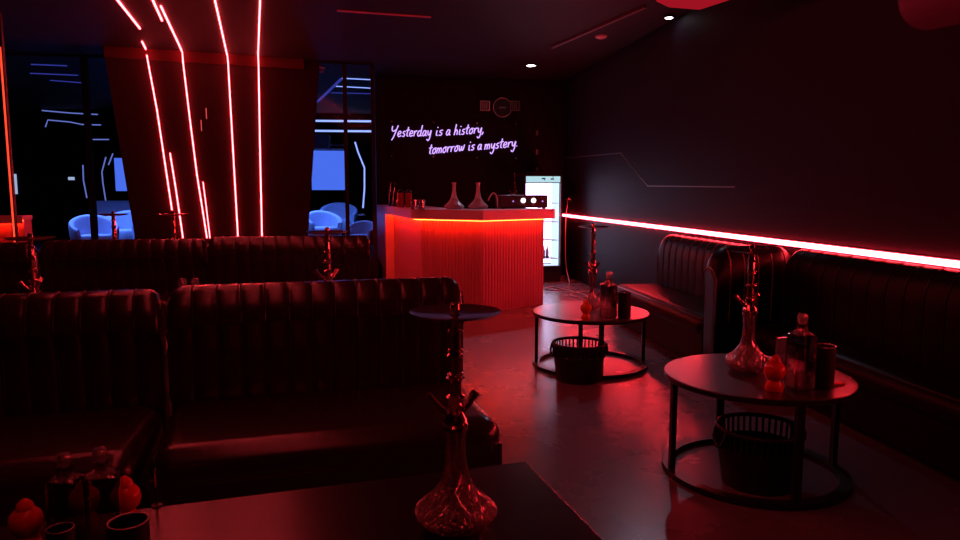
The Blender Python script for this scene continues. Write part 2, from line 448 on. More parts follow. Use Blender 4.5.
# grey-blue wall unit above the panel
a, c = at_y(313, 134, FAR-.3), at_y(330, 149, FAR-.3)
b = B(); box(b, a.x, c.x, FAR-.3, FAR-.001, c.z, a.z)
tag(link('wall_cabinet', b, M['chair'], bevel=.01), 'pale blue-lit wall cabinet above the tall glowing panel', 'cabinet')
a, c = at_y(331, 143, FAR-.3), at_y(346, 149, FAR-.3)
t = thing('wall_shelf', 'small shelf with two boards beside the pale wall cabinet', 'shelf', (a.x, FAR-.3, c.z))
for k in range(2):
    b = B(); box(b, 0, c.x-a.x, 0, .299, k*.08, k*.08+.03); link('shelf_board', b, M['chair'], t)

# white tub chairs in the lounge
def tub_mesh():
    b = B(); n = 28
    # curved back: arc from -120 to 120 degrees, height falling towards the arms
    rows = []
    for i in range(n+1):
        a = math.radians(-125 + 250*i/n)     # 0 = straight back (+y)
        h = .46 + .34*(.5+.5*math.cos(a*.95))
        col = []
        for (r, z) in ((.36, .16), (.39, .30), (.41, h-.05), (.395, h-.01), (.36, h), (.32, h-.02), (.31, h-.06), (.30, .34)):
            col.append(b.verts.new((math.sin(a)*r, math.cos(a)*r, z)))
        rows.append(col)
    for p, q in zip(rows, rows[1:]):
        m = len(p)
        for k in range(m): b.faces.new((p[k], p[(k+1) % m], q[(k+1) % m], q[k]))
    b.faces.new(rows[0][::-1]); b.faces.new(rows[-1]); return b
def make_tub(label, loc, rz):
    t = thing('armchair', label, 'armchair', loc, rz, 'white tub armchairs in the blue lounge')
    link('backrest', tub_mesh(), M['chair'], t, smooth=True, auto=50)
    b = B(); lathe(b, [(0, .16), (.31, .16), (.325, .2), (.325, .38), (.30, .43), (.2, .445), (0, .45)], 28); link('seat', b, M['chair'], t, smooth=True, auto=50)
    for k in range(4):
        a = PI/4 + k*PI/2
        b = B(); tube(b, [(.26*math.cos(a), .26*math.sin(a), .17), (.30*math.cos(a), .30*math.sin(a), 0)], [.018, .011], 8); link('leg', b, M['blackmetal'], t)
    return t
def at_d(u, y, z=0): p = at_y(u, 191, y); return (p.x, y, z)
c0 = make_tub('white tub armchair turned side-on beside the dark mullion by the bar', at_d(323, 13.5, .35), math.radians(20)); c0.scale = (.85,)*3
dup(c0, at_d(338, 15.4, .35), math.radians(0), 'white round-backed armchair below the tall glowing blue panel')
dup(c0, at_d(360, 12.5, .35), math.radians(-20), 'white armchair between the dark mullion and the bar wall', scale=.66)
dup(c0, at_d(92, 11.7, .35), math.radians(30), 'white armchair crossed by the wide dark mullion, beside the slim light post', scale=.85)
dup(c0, at_d(121, 12.7, .35), math.radians(-10), 'white armchair under the narrow blue window, beside the red hookah tray', scale=.9)
# pale settee against the far wall
t = thing('settee', 'pale low-backed settee behind the two armchairs under the narrow blue window', 'settee', at_d(112, 14.6, .35), 0)
b = B(); box(b, -.55, .55, -.3, .3, .12, .44); link('seat', b, M['chair'], t, bevel=.04)
b = B(); box(b, -.55, .55, .3, .44, .12, .86); link('backrest', b, M['chair'], t, bevel=.04)
for sx in (-1, 1):
    for sy in (-.22, .34):
        b = B(); box(b, sx*.45-.02, sx*.45+.02, sy-.02, sy+.02, 0, .13); link('leg', b, M['blackmetal'], t)
# round table with a cup between the right lounge chairs
t = thing('pedestal_table', 'small round pedestal table among the white armchairs by the bar', 'table', at_d(357, 16.0, .35))
b = B(); lathe(b, [(0, .5), (.17, .5), (.18, .51), (.17, .53), (0, .53)], 24); link('tabletop', b, M['white'], t)
b = B(); lathe(b, [(0, 0), (.16, 0), (.16, .015), (.025, .03), (.025, .5), (0, .5)], 16); link('pedestal', b, M['blackmetal'], t)

# made-up counter and LED standing in for a red-lit sofa beyond the left post
a, c = at_y(0, 216, 9.0), at_y(21, 216, 9.0)
t = thing('side_counter', 'red glowing side counter behind the slim light post', 'counter', (c.x, 9.0, 0))
b = B(); box(b, -1.5, 0, .05, .25, 0, a.z-.05); link('cabinet', b, M['slats'], t)  # body of the made-up counter
b = B(); box(b, -1.5, .01, 0, .26, a.z-.05, a.z); box(b, -1.5, .01, 0, .012, a.z-.09, a.z-.05); link('worktop', b, M['counter'], t)
b = B(); box(b, -1.5, 0, .020, .045, a.z-.062, a.z-.052); link('led_strip', b, M['led_bar'], t)

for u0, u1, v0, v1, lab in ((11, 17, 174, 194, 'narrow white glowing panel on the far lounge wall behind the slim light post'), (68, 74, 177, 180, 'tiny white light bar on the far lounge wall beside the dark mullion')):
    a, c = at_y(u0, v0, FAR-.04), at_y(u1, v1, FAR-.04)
    b = B(); box(b, a.x, c.x, FAR-.04, FAR-.001, c.z, a.z); tag(link('wall_light', b, emit('pale_panel', (.5, .65, .9), 1.0)), lab, 'wall light')  # glowing sheets standing in for a fridge reflection and a glint
# small fittings
def dome_cam(u, v, label, y):
    p = at_z(u, v, CEIL-.05)
    t = thing('ceiling_camera', label, 'camera', (p.x, p.y, CEIL))
    b = B(); lathe(b, [(0, -.02), (.055, -.02), (.06, 0), (0, 0)], 20); link('base', b, M['white'], t)
    b = B(); lathe(b, [(0, -.085), (.025, -.08), (.042, -.06), (.05, -.02), (0, -.019)], 20); link('dome', b, M['rim'], t, smooth=True)
dome_cam(321, 71, 'small round ceiling camera above the lounge opening', 0)

# ------------------------------------------------------------------ bar
ZT = 1.185; ZB = 1.07
P0 = Vector((at_y(377, 205, BW-.2).x, BW-.2))
q1 = at_z(411, 209.3, ZT); q2 = at_z(483, 210.4, ZT); q3 = at_z(555, 208.9, ZT)
P1, P2, P3 = (Vector((p.x, p.y)) for p in (q1, q2, q3))
# keep the plan sensible: the right face recedes a little
P1 = Vector((P1.x, 8.55)) if abs(P1.y-8.55) > .6 else P1
print('BAR', P0, P1, P2, P3)
def inset(pts, d):
    """offset an open polyline to its left side (inwards, away from the guests)"""
    out = []
    for i, p in enumerate(pts):
        t1 = (pts[i]-pts[i-1]).normalized() if i > 0 else (pts[1]-pts[0]).normalized()
        t2 = (pts[i+1]-pts[i]).normalized() if i < len(pts)-1 else t1
        n1 = Vector((-t1.y, t1.x)); n2 = Vector((-t2.y, t2.x)); n = (n1+n2).normalized()
        out.append(p + n*(d/max(.3, n.dot(n1))))
    return out
path = [P0, P1, P2, P3]
bar = thing('bar_counter', 'red-lit bar with reeded front and angled stone-coloured top', 'bar counter', (0, 0, 0))
inn = inset(path, .55); inn[0].y = BW-.02
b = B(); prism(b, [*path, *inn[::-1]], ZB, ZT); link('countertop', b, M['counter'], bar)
f1 = inset(path, .13); f2 = inset(path, .50)
f1[0].y = BW-.2; f2[0].y = BW-.06
# right end of the carcass lies a bit short of the slab
f1[3] = f1[3] + (f1[2]-f1[3]).normalized()*.06; f2[3] = f2[3] + (f2[2]-f2[3]).normalized()*.06
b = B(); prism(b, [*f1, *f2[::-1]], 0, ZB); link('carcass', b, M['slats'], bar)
# reeded slats along the front faces
b = B()
def slats(pA, pB, w=.042):
    d = pB-pA; L = d.length; d.normalize(); n = Vector((d.y, -d.x))
    k = int(L/w)
    for i in range(k):
        c = pA + d*(L*(i+.5)/k); r = L/k*.40
        pts = [c+d*(-r), c+d*(-r*.7)+n*.007, c+n*.009, c+d*(r*.7)+n*.007, c+d*r]
        prism(b, pts[::-1], .02, ZB-.001)
slats(f1[1], f1[2]); slats(f1[2], f1[3])
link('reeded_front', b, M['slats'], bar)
# LED hidden below the slab
g = inset(path, .075)
g[3] = g[3] + (g[2]-g[3]).normalized()*.10; g[0] = g[0] + (g[1]-g[0])*.305
b = B()
for A_, C_ in zip(g, g[1:]):
    d = (C_-A_).normalized(); n = Vector((d.y, -d.x))
    prism(b, [A_+n*.008, C_+n*.008, C_-n*.008, A_-n*.008][::-1], ZB-.012, ZB-.001)
link('led_strip', b, M['led_bar'], bar)
# boxed end panel closing the wing
e0, e1 = path[0], path[0]+(path[1]-path[0])*.30
b = B(); prism(b, [e0, e1, *inset([e0, e1], .125)[::-1]], 0, ZB-.001); link('end_panel', b, M['counter'], bar)
# back worktop
t = thing('back_counter', 'dark low work counter standing against the wall behind the bar', 'counter', (1.75, BW-.5, 0))
b = B(); box(b, -.45, .50, 0, .48, 0, .95); link('cabinet', b, M['plinth'], t)
b = B(); box(b, -.46, .51, -.02, .49, .95, .99); link('worktop', b, M['wall'], t, bevel=.004)

# ------------------------------------------------------------------ hookahs
def stem_profile(z0, z1, r=.0135):
    """turned metal column with rings"""
    P_ = [(0, z0), (r*1.7, z0), (r*1.8, z0+.012), (r*1.5, z0+.02)]
    L = z1-z0
    for f, rr in ((.10, 1.5), (.14, 2.0), (.17, 1.3), (.30, 1.25), (.33, 1.7), (.345, 2.0), (.36, 1.4), (.38, 1.8), (.40, 1.2), (.56, 1.2), (.58, 1.75), (.60, 1.3), (.62, 1.75), (.65, 1.2), (.80, 1.15), (.83, 1.6), (.86, 1.1), (.96, 1.1), (1.0, 1.3)):
        P_.append((r*rr, z0+L*f))
    P_.append((0, z1)); return P_
def make_hookah(label, loc, rz=0, H=.68, base_r=.115, dark=False, group='hookahs on the tables'):
    t = thing('hookah', label, 'hookah', loc, rz, group)
    R = base_r
    # cut bulb
    N = 40
    prof = [(R*v1, v2) for v1, v2 in ((.50, 0), (.68, .010), (.84, .022), (.95, .036), (1.0, .050), (.96, .062), (.86, .074), (.74, .085), (.62, .096), (.52, .108), (.44, .121), (.38, .134))]
    b = B(); lathe(b, prof, N, jitter=lambda k: .0028 if k else 0)
    gb = link('glass_base', b, M['cut'], t)
    b = B()                                   # bright tubes standing in for glitter of the diamond cutting
    for sgn in (-1, 1):
        for q in range(20):
            a0 = 2*PI*q/20 + random.uniform(-.05, .05); pts = []
            for k, (r_, z_) in enumerate(prof):
                a_ = a0 + sgn*k*.105; rr = r_+.001+random.uniform(-.0015, .0015); pts.append((rr*math.cos(a_), rr*math.sin(a_), max(.003, z_+random.uniform(-.002, .002))))
            tube(b, pts, .0011, 4)
    for q in range(60):
        k = random.randrange(1, len(prof)-2); a_ = random.uniform(0, 2*PI); r_, z_ = prof[k]; r2, z2 = prof[k+1]
        tube(b, [((r_+.001)*math.cos(a_), (r_+.001)*math.sin(a_), z_), ((r2+.001)*math.cos(a_+.12), (r2+.001)*math.sin(a_+.12), z2)], .0014, 4)
    link('cut_pattern', b, M['ridge'], gb)
    b = B(); rows = [(R*.38, .134), (R*.335, .150), (R*.30, .170), (.029, .205), (.027, .262), (.031, .285), (.031, .292)]
    lathe(b, rows, 24); link('glass_neck', b, M['neck'], t, smooth=True, auto=40)
    b = B(); lathe(b, [(0, .288), (.034, .288), (.036, .300), (.030, .306), (.034, .312), (.030, .322), (.022, .335), (.018, .345), (0, .345)], 24)
    link('collar', b, M['stem'], t, smooth=True, auto=40)
    b = B(); lathe(b, stem_profile(.345, H-.02), 20); link('stem', b, M['stem'], t, smooth=True, auto=35)
    b = B(); tube(b, [(0, 0, .03), (0, 0, .29)], .006, 8); link('down_tube', b, M['stem'], t)
    for k, a in enumerate((math.radians(172), math.radians(20), math.radians(262))):
        b = B(); ca_, sa = math.cos(a), math.sin(a); l = 1.0 if k == 0 else .82
        tube(b, [(ca_*.012, sa*.012, .318), (ca_*.034*l, sa*.034*l, .340), (ca_*.036*l, sa*.036*l, .342), (ca_*.066*l, sa*.066*l, .372), (ca_*.067*l, sa*.067*l, .373), (ca_*.080*l, sa*.080*l, .386)],
             [.008, .008, .011, .011, .0135, .0135], 12)
        link('hose_port', b, M['stem'], t, smooth=True, auto=35)
    b = B(); lathe(b, [(0, H-.026), (.02, H-.026), (.07, H-.024), (.110, H-.018), (.124, H-.010), (.126, H-.008), (.122, H-.009), (.108, H-.015), (.02, H-.020), (0, H-.020)], 40)
    link('ash_tray', b, M['traym'], t, smooth=True, auto=60)
    b = B(); lathe(b, [(0, H-.02), (.010, H-.02), (.010, H-.006), (.014, H-.004), (.013, H+.012), (.008, H+.016), (0, H+.016)], 16); link('bowl_socket', b, M['stem'], t, smooth=True, auto=40)
    return t

# ------------------------------------------------------------------ square bottles and table items
def make_bottle(label, loc, rz=0, S=1., group='square glass bottles'):
    t = thing('glass_bottle', label, 'bottle', loc, rz, group); t.scale = (S,)*3
    R = .051
    b = B(); lathe(b, [(R*.92, .002), (R, .012), (R, .235), (R*.95, .252), (R*.55, .262), (.02, .27), (.018, .285), (.021, .288), (.021, .296), (0, .296)], 32, sq=7)
    link('body', b, M['bottle'], t, smooth=True, auto=30)
    b = B(); lathe(b, [(R*.90, .012), (R*.93, .03), (R*.93, .05), (R*.90, .072)], 20, sq=6, jitter=lambda k: .005 if k else .002)
    link('cut_bottom', b, M['crystal'], t)
    b = B(); lathe(b, [(R*.85, .255), (R*.6, .262), (.024, .270)], 18, sq=4, jitter=lambda k: .002)
    link('shoulder_ring', b, M['crystal'], t)
    b = B(); lathe(b, [(.012, .297), (.020, .302), (.023, .318), (.024, .330), (.019, .345), (0, .348)], 8, jitter=lambda k: .0015)
    link('stopper', b, M['crystal'], t)
    return t
def make_vessel(label, loc, m, S=1., rz=0, group='small coloured glass burners'):
    t = thing('candle_burner', label, 'candle burner', loc, rz, group); t.scale = (S,)*3
    b = B(); lathe(b, [(0, 0), (.036, 0), (.038, .008), (.032, .030), (.024, .042), (0, .042)], 24); link('foot', b, m, t, smooth=True, auto=45)
    b = B(); lathe(b, [(0, .042), (.022, .042), (.038, .058), (.044, .080), (.040, .102), (.028, .116), (.020, .120), (0, .120)], 24); link('bowl', b, m, t, smooth=True, auto=45)
    b = B(); lathe(b, [(0, .120), (.024, .120), (.020, .134), (.008, .146), (0, .150)], 24); link('cap', b, m, t, smooth=True, auto=45)
    return t
def make_cup(label, loc, S=1., group='black cylinder cups'):
    t = thing('cylinder_cup', label, 'cup', loc, 0, group); t.scale = (S,)*3
    b = B(); lathe(b, [(0, 0), (.046, 0), (.050, .004), (.050, .188), (.047, .190), (.044, .188), (.044, .012), (0, .012)], 32); link('body', b, M['black'], t, smooth=True, auto=40)
    b = B(); tube(b, [(.048*math.cos(2*PI*k/32), .048*math.sin(2*PI*k/32), .190) for k in range(32)], .0022, 6, closed=True); link('rim', b, M['rim'], t, smooth=True)
    return t
def make_holder(label, loc, rz=0, group='clear card holders'):
    t = thing('card_holder', label, 'card holder', loc, rz, group)
    b = B(); box(b, -.032, .032, -.004, .004, .008, .13); link('sheet', b, M['clear'], t)
    b = B(); box(b, -.036, .036, -.025, .025, 0, .008); link('foot', b, M['clear'], t, bevel=.002)
    return t

def make_round_table(label, loc, R, H, rz=0, group='round black tables'):
    t = thing('round_table', label, 'table', loc, rz, group)
    b = B(); lathe(b, [(0, H-.028), (R-.004, H-.028), (R, H-.024), (R, H-.004), (R-.004, H), (0, H)], 72); link('tabletop', b, M['tabletop'], t, smooth=True, auto=30)
    for k in range(4):
        a = math.radians(45+90*k)
        b = B(); c, s = math.cos(a), math.sin(a)
        ax = Vector((c, s, 0)); ay = Vector((-s, c, 0)); ctr = ax*(R-.028)
        pts = [ctr+ax*sx*.012+ay*sy*.018 for sx, sy in ((-1, -1), (1, -1), (1, 1), (-1, 1))]
        prism(b, pts, .028, H-.028); link('leg', b, M['blackmetal'], t)
    b = B(); n = 64; rows = []
    for i in range(n):
        a = 2*PI*i/n
        rows.append([b.verts.new((r*math.cos(a), r*math.sin(a), z)) for r, z in ((R-.055, 0), (R-.002, 0), (R-.002, .028), (R-.055, .028))])
    for i in range(n):
        p, q = rows[i], rows[(i+1) % n]
        for k in range(4): b.faces.new((p[k], p[(k+1) % 4], q[(k+1) % 4], q[k]))
    link('floor_ring', b, M['blackmetal'], t)
    return t
def make_basket(label, loc, R=.20, H=.34, rz=0, group='black slatted baskets'):
    t = thing('basket', label, 'basket', loc, rz, group)
    b = B(); n = 40
    for i in range(n):                      # upright slats of the open rim
        a = 2*PI*i/n; r0, r1 = R*.97, R
        p0 = Vector((r0*math.cos(a), r0*math.sin(a), H*.66)); p1 = Vector((r1*math.cos(a), r1*math.sin(a), H))
        tube(b, [p0, p1], .006, 5)
    lathe(b, [(R*.84, 0), (R*.97, H*.70), (R*.955, H*.70), (R*.82, .01)], 40)
    link('woven_body', b, M['basket'], t)
    b = B(); tube(b, [(R*math.cos(2*PI*k/40), R*math.sin(2*PI*k/40), H) for k in range(40)], .011, 8, closed=True); link('rim', b, M['basket'], t, smooth=True)
    for s in (-1, 1):
        b = B(); tube(b, smooth_path([(s*R, -.05, H), (s*(R+.012), -.045, H-.05), (s*(R+.015), 0, H-.085), (s*(R+.012), .045, H-.05), (s*R, .05, H)]), .009, 8)
        link('handle', b, M['basket'], t, smooth=True)
    return t

# ------------------------------------------------------------------ channel-tufted benches
def back_mesh(W, top, cw, thick=.17, bulge=.016, r=.07, z0=.05, wall=False):
    n = max(1, round(W/cw)); cw = W/n; sub = 8
    prof = [(.03, z0), (.03, .42), (.026, .60), (.020, top-.22), (-.012, top-.18), (-.018, top-.155), (.0, top-.08), (.020, top-.03), (.045, top-.008), (.08, top),
            (thick-.05, top), (thick-.012, top-.03), (thick, top-.08), (thick, z0)]
    if wall:
        prof = [(0, z0), (0, .42), (-.002, .60), (-.002, top-.22), (.003, top-.15), (.016, top-.095), (.042, top-.045), (.078, top-.013), (.115, top),
                (thick-.03, top-.002), (thick-.008, top-.02), (thick, top-.05), (thick, z0)]
    b = B(); rows = []
    nx = n*sub
    for i in range(nx+1):
        x = -W/2 + W*i/nx
        ph = (i % sub)/sub
        g = math.sin(PI*ph)**.3 if 0 < ph < 1 else 0
        e = min(x+W/2, W/2-x); dz = 0
        if e < r: dz = r - math.sqrt(max(0, r*r-(r-e)**2))
        row = []
        for k, (y, z) in enumerate(prof):
            w = max(0, min(1, (z-(top-.35))/.35))
            zz = z - dz*w
            a, c = prof[max(k-1, 0)], prof[min(k+1, len(prof)-1)]
            ty, tz = c[0]-a[0], c[1]-a[1]; l = math.hypot(ty, tz) or 1
            ny, nz = -tz/l, ty/l
            bl = bulge*g if k < 9 else bulge*.4*g
            row.append(b.verts.new((x, y+ny*bl, zz+nz*bl)))
        rows.append(row)
    for p, q in zip(rows, rows[1:]):
        m = len(p)
        for k in range(m): b.faces.new((p[k], p[(k+1) % m], q[(k+1) % m], q[k]))
    b.faces.new(rows[0][::-1]); b.faces.new(rows[-1])
    # piping tubes following the profile in every groove and at both ends
    pb = B()
    for j in range(n+1):
        x = -W/2 + W*j/n; e = min(x+W/2, W/2-x); dz = r if e < 1e-6 else (r-math.sqrt(max(0, r*r-(r-e)**2)) if e < r else 0)
        pts = []
        for k, (y, z) in enumerate(prof[1:12]):
            w = max(0, min(1, (z-(top-.35))/.35)); pts.append((x, y-.001, z-dz*w))
        tube(pb, smooth_path(pts, 3), .0045 if 0 < j < n else .006, 6)
    return b, pb
def make_bench(label, loc, rz, W, top=.95, seatd=.60, cw=.108, group=None, seat_ext=(0, 0), seat=True, bulge=.007, r=.07, pipe='piping', wall=False):
    t = thing('banquette_bench', label, 'bench', loc, rz, group)
    bm_, pb = back_mesh(W, top, cw, bulge=bulge, r=r, wall=wall)
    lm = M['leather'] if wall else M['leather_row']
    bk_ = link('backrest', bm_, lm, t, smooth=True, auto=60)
    link('piping', pb, M[pipe], bk_, smooth=True)
    if seat:
        xl, xr = -W/2-seat_ext[0], W/2+seat_ext[1]
        b = B(); box(b, xl, xr, -seatd, .012, .235, .43); link('seat', b, lm, t, bevel=.09, seg=8, smooth=True, auto=60)
        b = B(); box(b, xl+.008, xr-.008, -seatd+.012, .02, .05, .32); link('front_panel', b, lm, t, bevel=.006)
        if wall:
            b = B(); tube(b, [(xl+.05, -seatd+.030, .408), (xr-.05, -seatd+.030, .408)], .006, 8); link('seat_piping', b, M[pipe], t, smooth=True)
        b = B(); box(b, xl+.05, xr-.05, -seatd+.08, .14, 0, .05); link('plinth', b, M['plinth'], t)
    return t

ROW1 = math.radians(7.3)
# front row: right bench, whose back faces the camera's aisle
pr = at_z(463, 283, .93)
dx = Vector((math.cos(ROW1), math.sin(ROW1), 0)); dy = Vector((-math.sin(ROW1), math.cos(ROW1), 0))
def row1(pr, L):          # pr: top right corner of the back; returns root location for a bench of width L
    p = Vector((pr.x, pr.y, 0)) - dx*(L/2) ; return p
ptl = at_z(165, 290, .95)
W1 = (Vector((pr.x, pr.y))-Vector((ptl.x, ptl.y))).length
print('BENCH1', pr, ptl, W1, math.degrees(math.atan2(pr.y-ptl.y, pr.x-ptl.x)))
make_bench('tufted black bench with its red-lit seat edge behind the low dark table', row1(pr, W1), ROW1, W1, .95, .70, group='front row of tufted benches')
pl = Vector((pr.x, pr.y, 0)) - dx*(W1+.03)
make_bench('shadowed tufted bench behind the pair of stoppered bottles', pl - dx*.70, ROW1, 1.40, .94, .70, group='front row of tufted benches')
# second row
Y2 = 7.0
p = at_y(370, 236, Y2); p2 = at_y(207, 236.5, Y2); top2 = p.z
print('ROW2', p, p2)
make_bench('dim tufted bench in front of the upright red strips, reaching towards the bar', ((p.x+p2.x)/2, Y2, 0), 0, p.x-p2.x, top2, .6, cw=.125, group='back row of tufted benches')
p = at_y(204, 236.5, Y2); p2 = at_y(36, 236.5, Y2)
make_bench('dim tufted bench below the white lounge armchairs and tilted red strips', ((p.x+p2.x)/2, Y2+.03, 0), 0, p.x-p2.x, top2-.02, .6, cw=.125, group='back row of tufted benches')
p = at_y(29, 243, Y2); 
make_bench('dark bench end at the foot of the slim light post', (p.x-.7, Y2, 0), 0, 1.4, p.z, .6, cw=.125, group='back row of tufted benches')

# wall side: bench along the wall, short wing across, bench along the wall nearer the lens
TOPW = .985
YA0, YA1 = 5.00, 7.03
SF = 2.48
make_bench('long tufted bench along the side wall beside the farther round table', (RW-.18, (YA0+YA1)/2, 0), -PI/2, YA1-YA0, TOPW-.04, .50, cw=.15, group='benches along the side wall', bulge=.003, pipe='piping_pale', wall=True)
make_bench('short tufted bench wing standing out from the side wall between the round tables', ((2.52+RW-.005)/2, 4.80, 0), 0, RW-2.53, TOPW, .5, cw=.115, group='benches along the side wall', seat=False, bulge=.003, r=.16, pipe='piping_pale', wall=True)
make_bench('shadowed tufted bench along the side wall beside the nearer round table', (RW-.18, 2.95, 0), -PI/2, 3.6, TOPW-.01, .30, cw=.15, group='benches along the side wall', bulge=.003, wall=True)

# ------------------------------------------------------------------ near low table (rectangular)
TZ = .45
TZt = TZ
c1 = at_z(526, 461, TZ)
print('TABLE corner', c1)
t = thing('low_table', 'low dark rectangular table in front of the tufted bench', 'table', (c1.x, c1.y, 0), math.radians(8.5))
Lx, Ly = 2.05, 1.0
b = B(); box(b, -Lx, 0, -Ly, 0, TZ-.04, TZ); link('tabletop', b, M['tabletop_low'], t, bevel=.006)
for x, y in ((-.06, -.06), (-Lx+.06, -.06), (-.06, -Ly+.06), (-Lx+.06, -Ly+.06)):
    b = B(); box(b, x-.025, x+.025, y-.025, y+.025, 0, TZ-.04); link('leg', b, M['blackmetal'], t)

# hookah on it
hb = at_z(456, 527, TZ)
print('HOOKAH front base', hb)
hz = at_y(456, 308, hb.y).z
print('top z', hz)
hk = make_hookah('tall hookah with red glittering cut-glass base on the low rectangular table', (hb.x, hb.y, TZ), 0, hz-TZ)
# bottles, burners, cups at its far left corner
def onT(u, v, z=TZ): p = at_z(u, v, z); return (p.x, p.y, z)
bt = make_bottle('stoppered square bottle lit red at its foot, beside the seat edge', onT(106, 547), math.radians(12), .80)
dup(bt, onT(70, 548), math.radians(-5), 'darker stoppered square bottle at the outer end of the low table', scale=.76)
vs1 = make_vessel('red glass burner behind the brighter bottle on the low table', onT(127, 523), M['redglass'], .95)
dup(vs1, onT(86, 526), 0, 'dim red glass burner behind the darker bottle on the low table', scale=.95)
dup(vs1, onT(28, 549), 0, 'faint red glass burner alone at the outer end of the low table', scale=.95)
def cupspot(u, v, H=.17): q = at_z(u, v, TZ+H); return (q.x, q.y, TZ)
cp = make_cup('black cylinder cup standing before the brighter bottle on the low table', cupspot(128, 521, .173), .91)
dup(cp, cupspot(60, 528, .12), 0, 'black cylinder cup before the darker bottle on the low table', scale=.63)
# slim metal pick standing near the edge
p = onT(157, 506)
t = thing('metal_pick', 'thin upright metal pick at the back edge of the low table', 'pick', p)
b = B(); lathe(b, [(0, 0), (.016, 0), (.016, .004), (.003, .006), (.0022, .10), (0, .10)], 12); link('stand', b, M['blackmetal'], t)
b = B(); lathe(b, [(0, .06), (.003, .06), (.003, .115), (0, .118)], 8); link('tip', b, M['stem'], t)

# ------------------------------------------------------------------ farther round table
D = 5.6
cF = at_z(590.5, 311, .44)
RF = (at_z(648, 311, .44)-at_z(533, 311, .44)).length/2
print('far table', cF, RF)
rt = make_round_table('round black table with an orange burner beside the long wall bench', (cF.x, cF.y, 0), RF, .44, math.radians(38))
def onF(u, v): p = at_z(u, v, .44); return (p.x, p.y, .44)
p = onF(592, 309); ht = at_y(591, 225, p[1]).z
hf = make_hookah('slender red-lit hookah on the farther round table', p, math.radians(40), ht-.44, .072)
bt2 = dup(bt, onF(608, 318), math.radians(10), 'stoppered square bottle beside the slender hookah on the farther table', scale=1.02)
vf = make_vessel('orange glass burner beside the hookah on the farther round table', onF(586, 319), M['orangeglass'], 1.0)
dup(cp, onF(624, 317), 0, 'black cylinder cup beside the bottle on the farther round table', scale=1.02)
hd = make_holder('clear card holder behind the orange burner on the farther round table', onF(600, 306), math.radians(10))
bk = make_basket('black slatted basket with loop handles beneath the farther round table', (at_z(578.5, 379, 0).x, at_z(578.5, 379, 0).y, .0), .195, .275, math.radians(5))

# ------------------------------------------------------------------ nearer round table
HN = .50
cN = at_z(757, 374, HN)
print('near table', cN)
RN = .445
rtn = make_round_table('round black table half lit red beside the shadowed wall bench', (cN.x, cN.y, 0), RN, HN, math.radians(138-8))
def onN(u, v): p = at_z(u, v, HN); return (p.x, p.y, HN)
p = onN(747, 371); ht = at_y(752, 248, p[1]).z
hn = make_hookah('hookah with pink glittering cut-glass base on the nearer round table', p, math.radians(10), ht-HN, .108)
dup(bt, onN(799, 388), math.radians(3), 'tall stoppered square bottle on the nearer round table', scale=1.0)
dup(vs1, onN(774, 390), 0, 'bright red glass burner between hookah and bottle on the nearer round table', scale=1.10)
dup(cp, onN(822, 386), 0, 'black cylinder cup with bright rim on the nearer round table', scale=1.0)
dup(hd, onN(781, 366), math.radians(10), 'clear pink card holder behind the red burner on the nearer round table', scale=1.15)
p = at_z(757, 482, 0)
dup(bk, (p.x, p.y, 0), 0, 'black slatted basket hardly visible beneath the nearer round table')
# tiny red reflective packet near the far rim
p = onN(838, 385)
b = B(); box(b, -.03, .03, -.012, .012, 0, .012)
o = link('lighter', b, M['redglass'], bevel=.003); o.location = p; tag(o, 'small red lighter behind the black cup on the nearer round table', 'lighter')

# ------------------------------------------------------------------ tables between the two bench rows
def mid_table(u, y, label):
    x = at_y(u, 250, y).x
    make_round_table(label, (x, y, 0), .36, .45, 0)
    return x
x1 = mid_table(316, 4.75, 'round black table under the hookah between the bench rows')
x2 = mid_table(190, 4.75, 'round black table hidden behind the front bench carrying stoppered bottles')
x3 = mid_table(28, 4.6, 'round black table at the dark end between the bench rows')
hb2 = at_y(327, 230, 4.75)
dup(hk, (hb2.x, 4.75, .45), math.radians(15), 'hookah between the bench rows, its tray against the blue lounge chairs', scale=(hb2.z-.45)/(hz-TZ))
hb2 = at_y(30, 236, 4.6)
h3 = dup(hk, (hb2.x, 4.6, .45), math.radians(60), 'dark hookah between the bench rows near the slim light post', scale=(hb2.z-.45)/(hz-TZ))
for u, w_ in ((182, 'outer of the two'), (195, 'inner of the two')):
    q = at_y(u, 278, 4.7); q = at_y(u, 278, 4.62 if u == 182 else 4.80); dup(bt, (q.x, q.y, .45), math.radians(u), 'bottle whose stopper shows above the front bench, ' + ('nearer the gap in the bench row' if u == 182 else 'farther from the gap in the bench row'), scale=(q.z-.45)/.348)
# hookahs behind the second row
for u, v, y, lab in ((113, 213, 7.75, 'hookah with red-lit tray below the white lounge armchairs'), (173, 213, 7.75, 'small hookah beside the low ends of the tilted red strips')):
    q = at_y(u, v, y); 
    make_round_table('round black table hidden behind the back bench under the ' + ('hookah by the armchairs' if u == 113 else 'hookah by the tilted strips'), (q.x, y, 0), .26, .45, 0)
    dup(hk, (q.x, y, .45), math.radians(30), lab, scale=(q.z-.45)/(hz-TZ))

